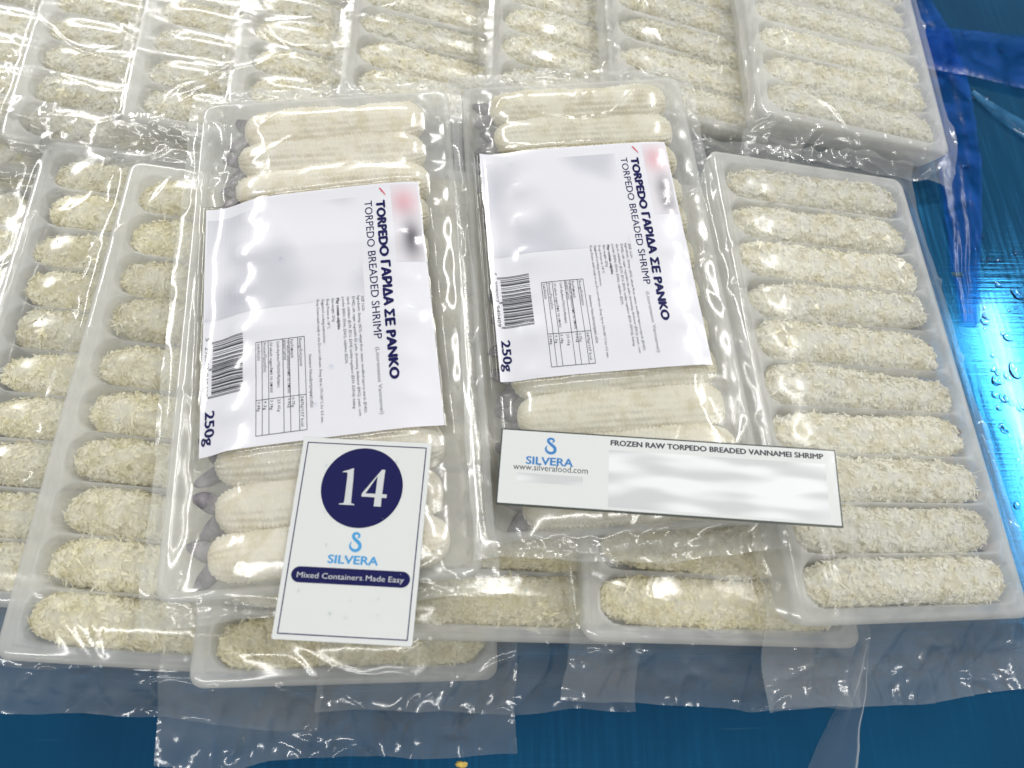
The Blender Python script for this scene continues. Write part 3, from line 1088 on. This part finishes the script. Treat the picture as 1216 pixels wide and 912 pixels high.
p, wd = logo(lambda a: a, .0011)
logo_flat(p, wd, cw, ch, z1, M_lblue, card)
flat('brand_text', *card_text('SILVERA', .318, .694, .635, .042, 1, .03), cw, ch, z1, M_lblue, card)
px = []
for cx, a0 in ((.878, -90), (.130, 90)):
    for k in range(13):
        a = R(a0 + 180 * k / 12)
        px.append((cx + .0415 * ch / cw * math.cos(a), .6965 + .0385 * math.sin(a)))
flat('slogan_pill', px, [list(range(len(px)))], cw, ch, z1, M_cardnavy, card)
flat('slogan_text', *card_text('Mixed Containers Made Easy', .112, .895, .711, .027, 1, 0), cw, ch, z2, M_digit, card)
lam = film_mat('laminate', haze=.0, bump=.06, rough=.10)
flat('laminate', *strip_rect(-.004, -.003, 1.004, 1.003, 2, 2), cw, ch, .00100, lam, card)

sw, sh_ = .1386, .0328
sz = plane_sheet((.0637, .0931), sw, sh_, -4.0, 0, 0)
stp = bpy.data.objects.new('name_strip', None)
COL.objects.link(stp)
stp.location = (.0637, .0931, sz)
stp.rotation_euler = (0, 0, R(-4.0))
tag(stp, 'long white laminated name strip with blue swan logo, on the right labelled pack', 'name strip')
slab('strip_sheet', sw, sh_, .0006, .0004, M_edge, stp)
flat('strip_paper', *strip_rect(.004, .018, .9955, .975), sw, sh_, .00066, M_card, stp)
z1, z2 = .00072, .00080
xs = [a[0] for a in S_LOGO]; ys = [a[1] for a in S_LOGO]
fx = lambda a: (.136 + (a[0] - min(xs)) / (max(xs) - min(xs)) * .029, .10 + (a[1] - min(ys)) / (max(ys) - min(ys)) * .20)
p, wd = logo(fx, .0011)
logo_flat(p, wd, sw, sh_, z1, M_mblue, stp)
flat('brand_text', *card_text('SILVERA', .079, .220, .455, .105, 1, .03), sw, sh_, z1, M_mblue, stp)
flat('web_address', *card_text('www.silverafood.com', .043, .264, .535, .085, 1, .004), sw, sh_, z1, M_black, stp)
flat('product_name', *card_text('FROZEN RAW TORPEDO BREADED VANNAMEI SHRIMP', .329, .962, .136, .072, 1, .040), sw, sh_, z1, M_black, stp)
flat('blurred_line', *strip_rect(.056, .575, .250, .692, 6, 2), sw, sh_, z1, M_blur3, stp)
flat('blurred_block', *strip_rect(.325, .20, .965, .94, 20, 6), sw, sh_, z1, M_blur3, stp)
lam2 = film_mat('strip_laminate', haze=.0, bump=.05, rough=.08)
flat('laminate', *strip_rect(-.002, -.008, 1.002, 1.008, 2, 2), sw, sh_, .00095, lam2, stp)


# ------------------------------------------------------------------ blue film sheets on the table
def blue_film_mat(name, col, a, rough=.18, tint=(.55, .80, 1)):
    m, nt, out, N, L = mat_new(name)
    tc = N('ShaderNodeTexCoord')
    n = N('ShaderNodeTexNoise', i={'Scale': 70., 'Detail': 3.})
    L(tc.outputs['Object'], n.inputs['Vector'])
    bp = N('ShaderNodeBump', i={'Strength': .3, 'Distance': .002})
    L(n.outputs['Fac'], bp.inputs['Height'])
    p = N('ShaderNodeBsdfPrincipled', i={'Base Color': (*col, 1), 'Roughness': rough, 'Specular IOR Level': .5})
    L(bp.outputs[0], p.inputs['Normal'])
    n3_ = N('ShaderNodeTexNoise', i={'Scale': 38., 'Detail': 3., 'Distortion': 1.2})
    L(tc.outputs['Object'], n3_.inputs['Vector'])
    ar = N('ShaderNodeMapRange', i={1: .35, 2: .68, 3: a * .4, 4: a * 2.6})
    L(n3_.outputs['Fac'], ar.inputs[0])
    tr = N('ShaderNodeBsdfTransparent', i={'Color': (*tint, 1)})
    mx = N('ShaderNodeMixShader')
    L(ar.outputs[0], mx.inputs[0])
    L(tr.outputs[0], mx.inputs[1])
    L(p.outputs[0], mx.inputs[2])
    L(mx.outputs[0], out.inputs[0])
    return m


M_bfilm = blue_film_mat('blue_film', (.004, .085, .42), .13)
M_bfilm2 = blue_film_mat('pale_blue_film', (.04, .18, .36), .14, .12, (.92, .96, 1))


def ribbon(pts, widths, z, mat, parent, name='film_fold', seed=0):
    c = resample(pts, 70)
    wv = np.interp(np.linspace(0, 1, 70), np.linspace(0, 1, len(widths)), widths)
    d = np.gradient(c, axis=0)
    d /= np.linalg.norm(d, axis=1)[:, None]
    nrm = np.stack([-d[:, 1], d[:, 0]], -1)
    k = np.linspace(-.5, .5, 19)
    P = c[:, None, :] + nrm[:, None, :] * (wv[:, None] * k[None])[..., None]
    x, y = P[..., 0], P[..., 1]
    P[..., 0] += .0016 * fbm(x * 60, y * 60, seed + 50)
    K2 = np.abs(k)[None] * 2
    zz = z + .0006 + .0006 * np.clip(1 - np.abs(fbm(k[None] * 3 + seed, c[:, 1][:, None] * 14, seed + 60, 2)) * 2.4, 0, 1) * (1 - K2 ** 4) + .0007 * (1 + fbm(x * 30, y * 30, seed + 61)) * (1 - K2 ** 6)
    V = np.concatenate([P, zz[..., None]], -1).reshape(-1, 3)
    return obj(name, mesh_np(name, V, grid_faces(19, 70), mat), parent)


bf = bpy.data.objects.new('blue_film', None)
COL.objects.link(bf)
tag(bf, 'creased strips of saturated blue plastic film on the table at top right', 'plastic film')
ribbon([(.262, .53), (.268, .45), (.274, .40), (.2735, .35), (.268, .30), (.258, .25), (.249, .20)], [.020, .026, .034, .032, .026, .018, .010], .0010, M_bfilm, bf, seed=1)
ribbon([(.262, .402), (.29, .399), (.32, .391), (.36, .383), (.42, .372)], [.036, .042, .050, .056, .06], .0030, M_bfilm, bf, seed=2)
ribbon([(.2905, .366), (.300, .352), (.312, .338), (.33, .322), (.36, .30)], [.003, .010, .013, .014, .014], .0010, M_bfilm2, bf, seed=3)
lf = bpy.data.objects.new('clear_film', None)
COL.objects.link(lf)
tag(lf, 'folded piece of pale film on the blue table at the bottom right', 'plastic film')
ribbon([(.162, .034), (.150, .008), (.139, -.014), (.130, -.034)], [.003, .010, .017, .022], .0006, M_film, lf, 'film_fold', seed=5)

# ------------------------------------------------------------------ water drops and crumbs
mw, nt, out, N, L = mat_new('water')
g1 = N('ShaderNodeBsdfGlossy', i={'Roughness': .02})
t1 = N('ShaderNodeBsdfTransparent', i={'Color': (.9, .95, 1, 1)})
f1 = N('ShaderNodeFresnel', i={'IOR': 1.33})
m1 = N('ShaderNodeMixShader')
L(f1.outputs[0], m1.inputs[0]); L(t1.outputs[0], m1.inputs[1]); L(g1.outputs[0], m1.inputs[2]); L(m1.outputs[0], out.inputs[0])


def drop(c, rx, ry, rz, a, z0=0):
    nt_, ns_ = 12, 5
    V, F = [], []
    for i in range(ns_):
        ph = math.pi / 2 * i / ns_
        for k in range(nt_):
            t_ = 2 * math.pi * k / nt_
            x, y = rx * math.cos(ph) * math.cos(t_), ry * math.cos(ph) * math.sin(t_)
            V.append((c[0] + x * math.cos(a) - y * math.sin(a), c[1] + x * math.sin(a) + y * math.cos(a), z0 + rz * math.sin(ph)))
    V.append((c[0], c[1], z0 + rz))
    for i in range(ns_ - 1):
        for k in range(nt_):
            k2 = (k + 1) % nt_
            F.append([i * nt_ + k, i * nt_ + k2, (i + 1) * nt_ + k2, (i + 1) * nt_ + k])
    for k in range(nt_):
        F.append([(ns_ - 1) * nt_ + k, (ns_ - 1) * nt_ + (k + 1) % nt_, ns_ * nt_])
    return V, F


r = np.random.default_rng(3)
parts = []
for i in range(150):
    y = r.uniform(.09, .25)
    x = .247 + (y - .1) * .10 + abs(r.normal(0, .016))
    if r.random() < .2: x, y = r.uniform(.27, .36), r.uniform(.2, .42)
    s_ = min(max(r.gamma(2, .00055), .0004), .0034)
    parts.append(drop((x, y), s_, s_ * r.uniform(.6, 1.6), s_ * .45, r.uniform(0, 3)))
V, F = merge(parts)
tag(obj('water_drops', mesh_np('water_drops', V, F, mw)), 'water drops scattered on the blue table at right', None, None, 'stuff')

parts = []
for i in range(76):
    # fine wet beads on the bags under the name strip and on the left labelled pack
    if i < 22: x, y = r.uniform(-.03, .10), r.uniform(.045, .075)
    elif i < 46: x, y = r.uniform(-.15, .0), r.uniform(.05, .29)
    else: x, y = card.location.x + r.uniform(-.021, .021), card.location.y + r.uniform(-.034, .034)
    s_ = r.uniform(.0003, .0007)
    z0 = g_sample(np.array([x]), np.array([y]))[0]
    if i >= 46:
        s_ *= .7
        z0 = cz + .00095 + math.sin(R(1.5)) * (y - card.location.y)
    parts.append(drop((x, y), s_, s_, s_ * .7, 0, z0))
V, F = merge(parts)
tag(obj('moisture_beads', mesh_np('moisture_beads', V, F, mw)), 'tiny moisture beads on the plastic bags', None, None, 'stuff')


def bit(name, label, loc, sx, sy, sz, col, seed):
    rr = np.random.default_rng(seed)
    V, F = drop((0, 0), sx, sy, sz, 0)
    V = np.array(V)
    V[:, :2] *= (1 + .25 * rr.normal(size=len(V)))[:, None]
    V[:, 2] *= 1 + .2 * rr.normal(size=len(V))
    o = obj(name, mesh_np(name, V, F, simple(name, col, .6)))
    o.location = loc
    tag(o, label, 'crumb')


bit('yellow_crumb', 'tiny yellow crumb on the blue table at the bottom edge', (-.0218, -.0150, 0), .0024, .0012, .0012, (.62, .45, .10), 1)
bit('brown_scrap', 'small brown green scrap on the blue table right of the bare pack', (.2506, .2321, 0), .0030, .0014, .0009, (.12, .11, .03), 2)
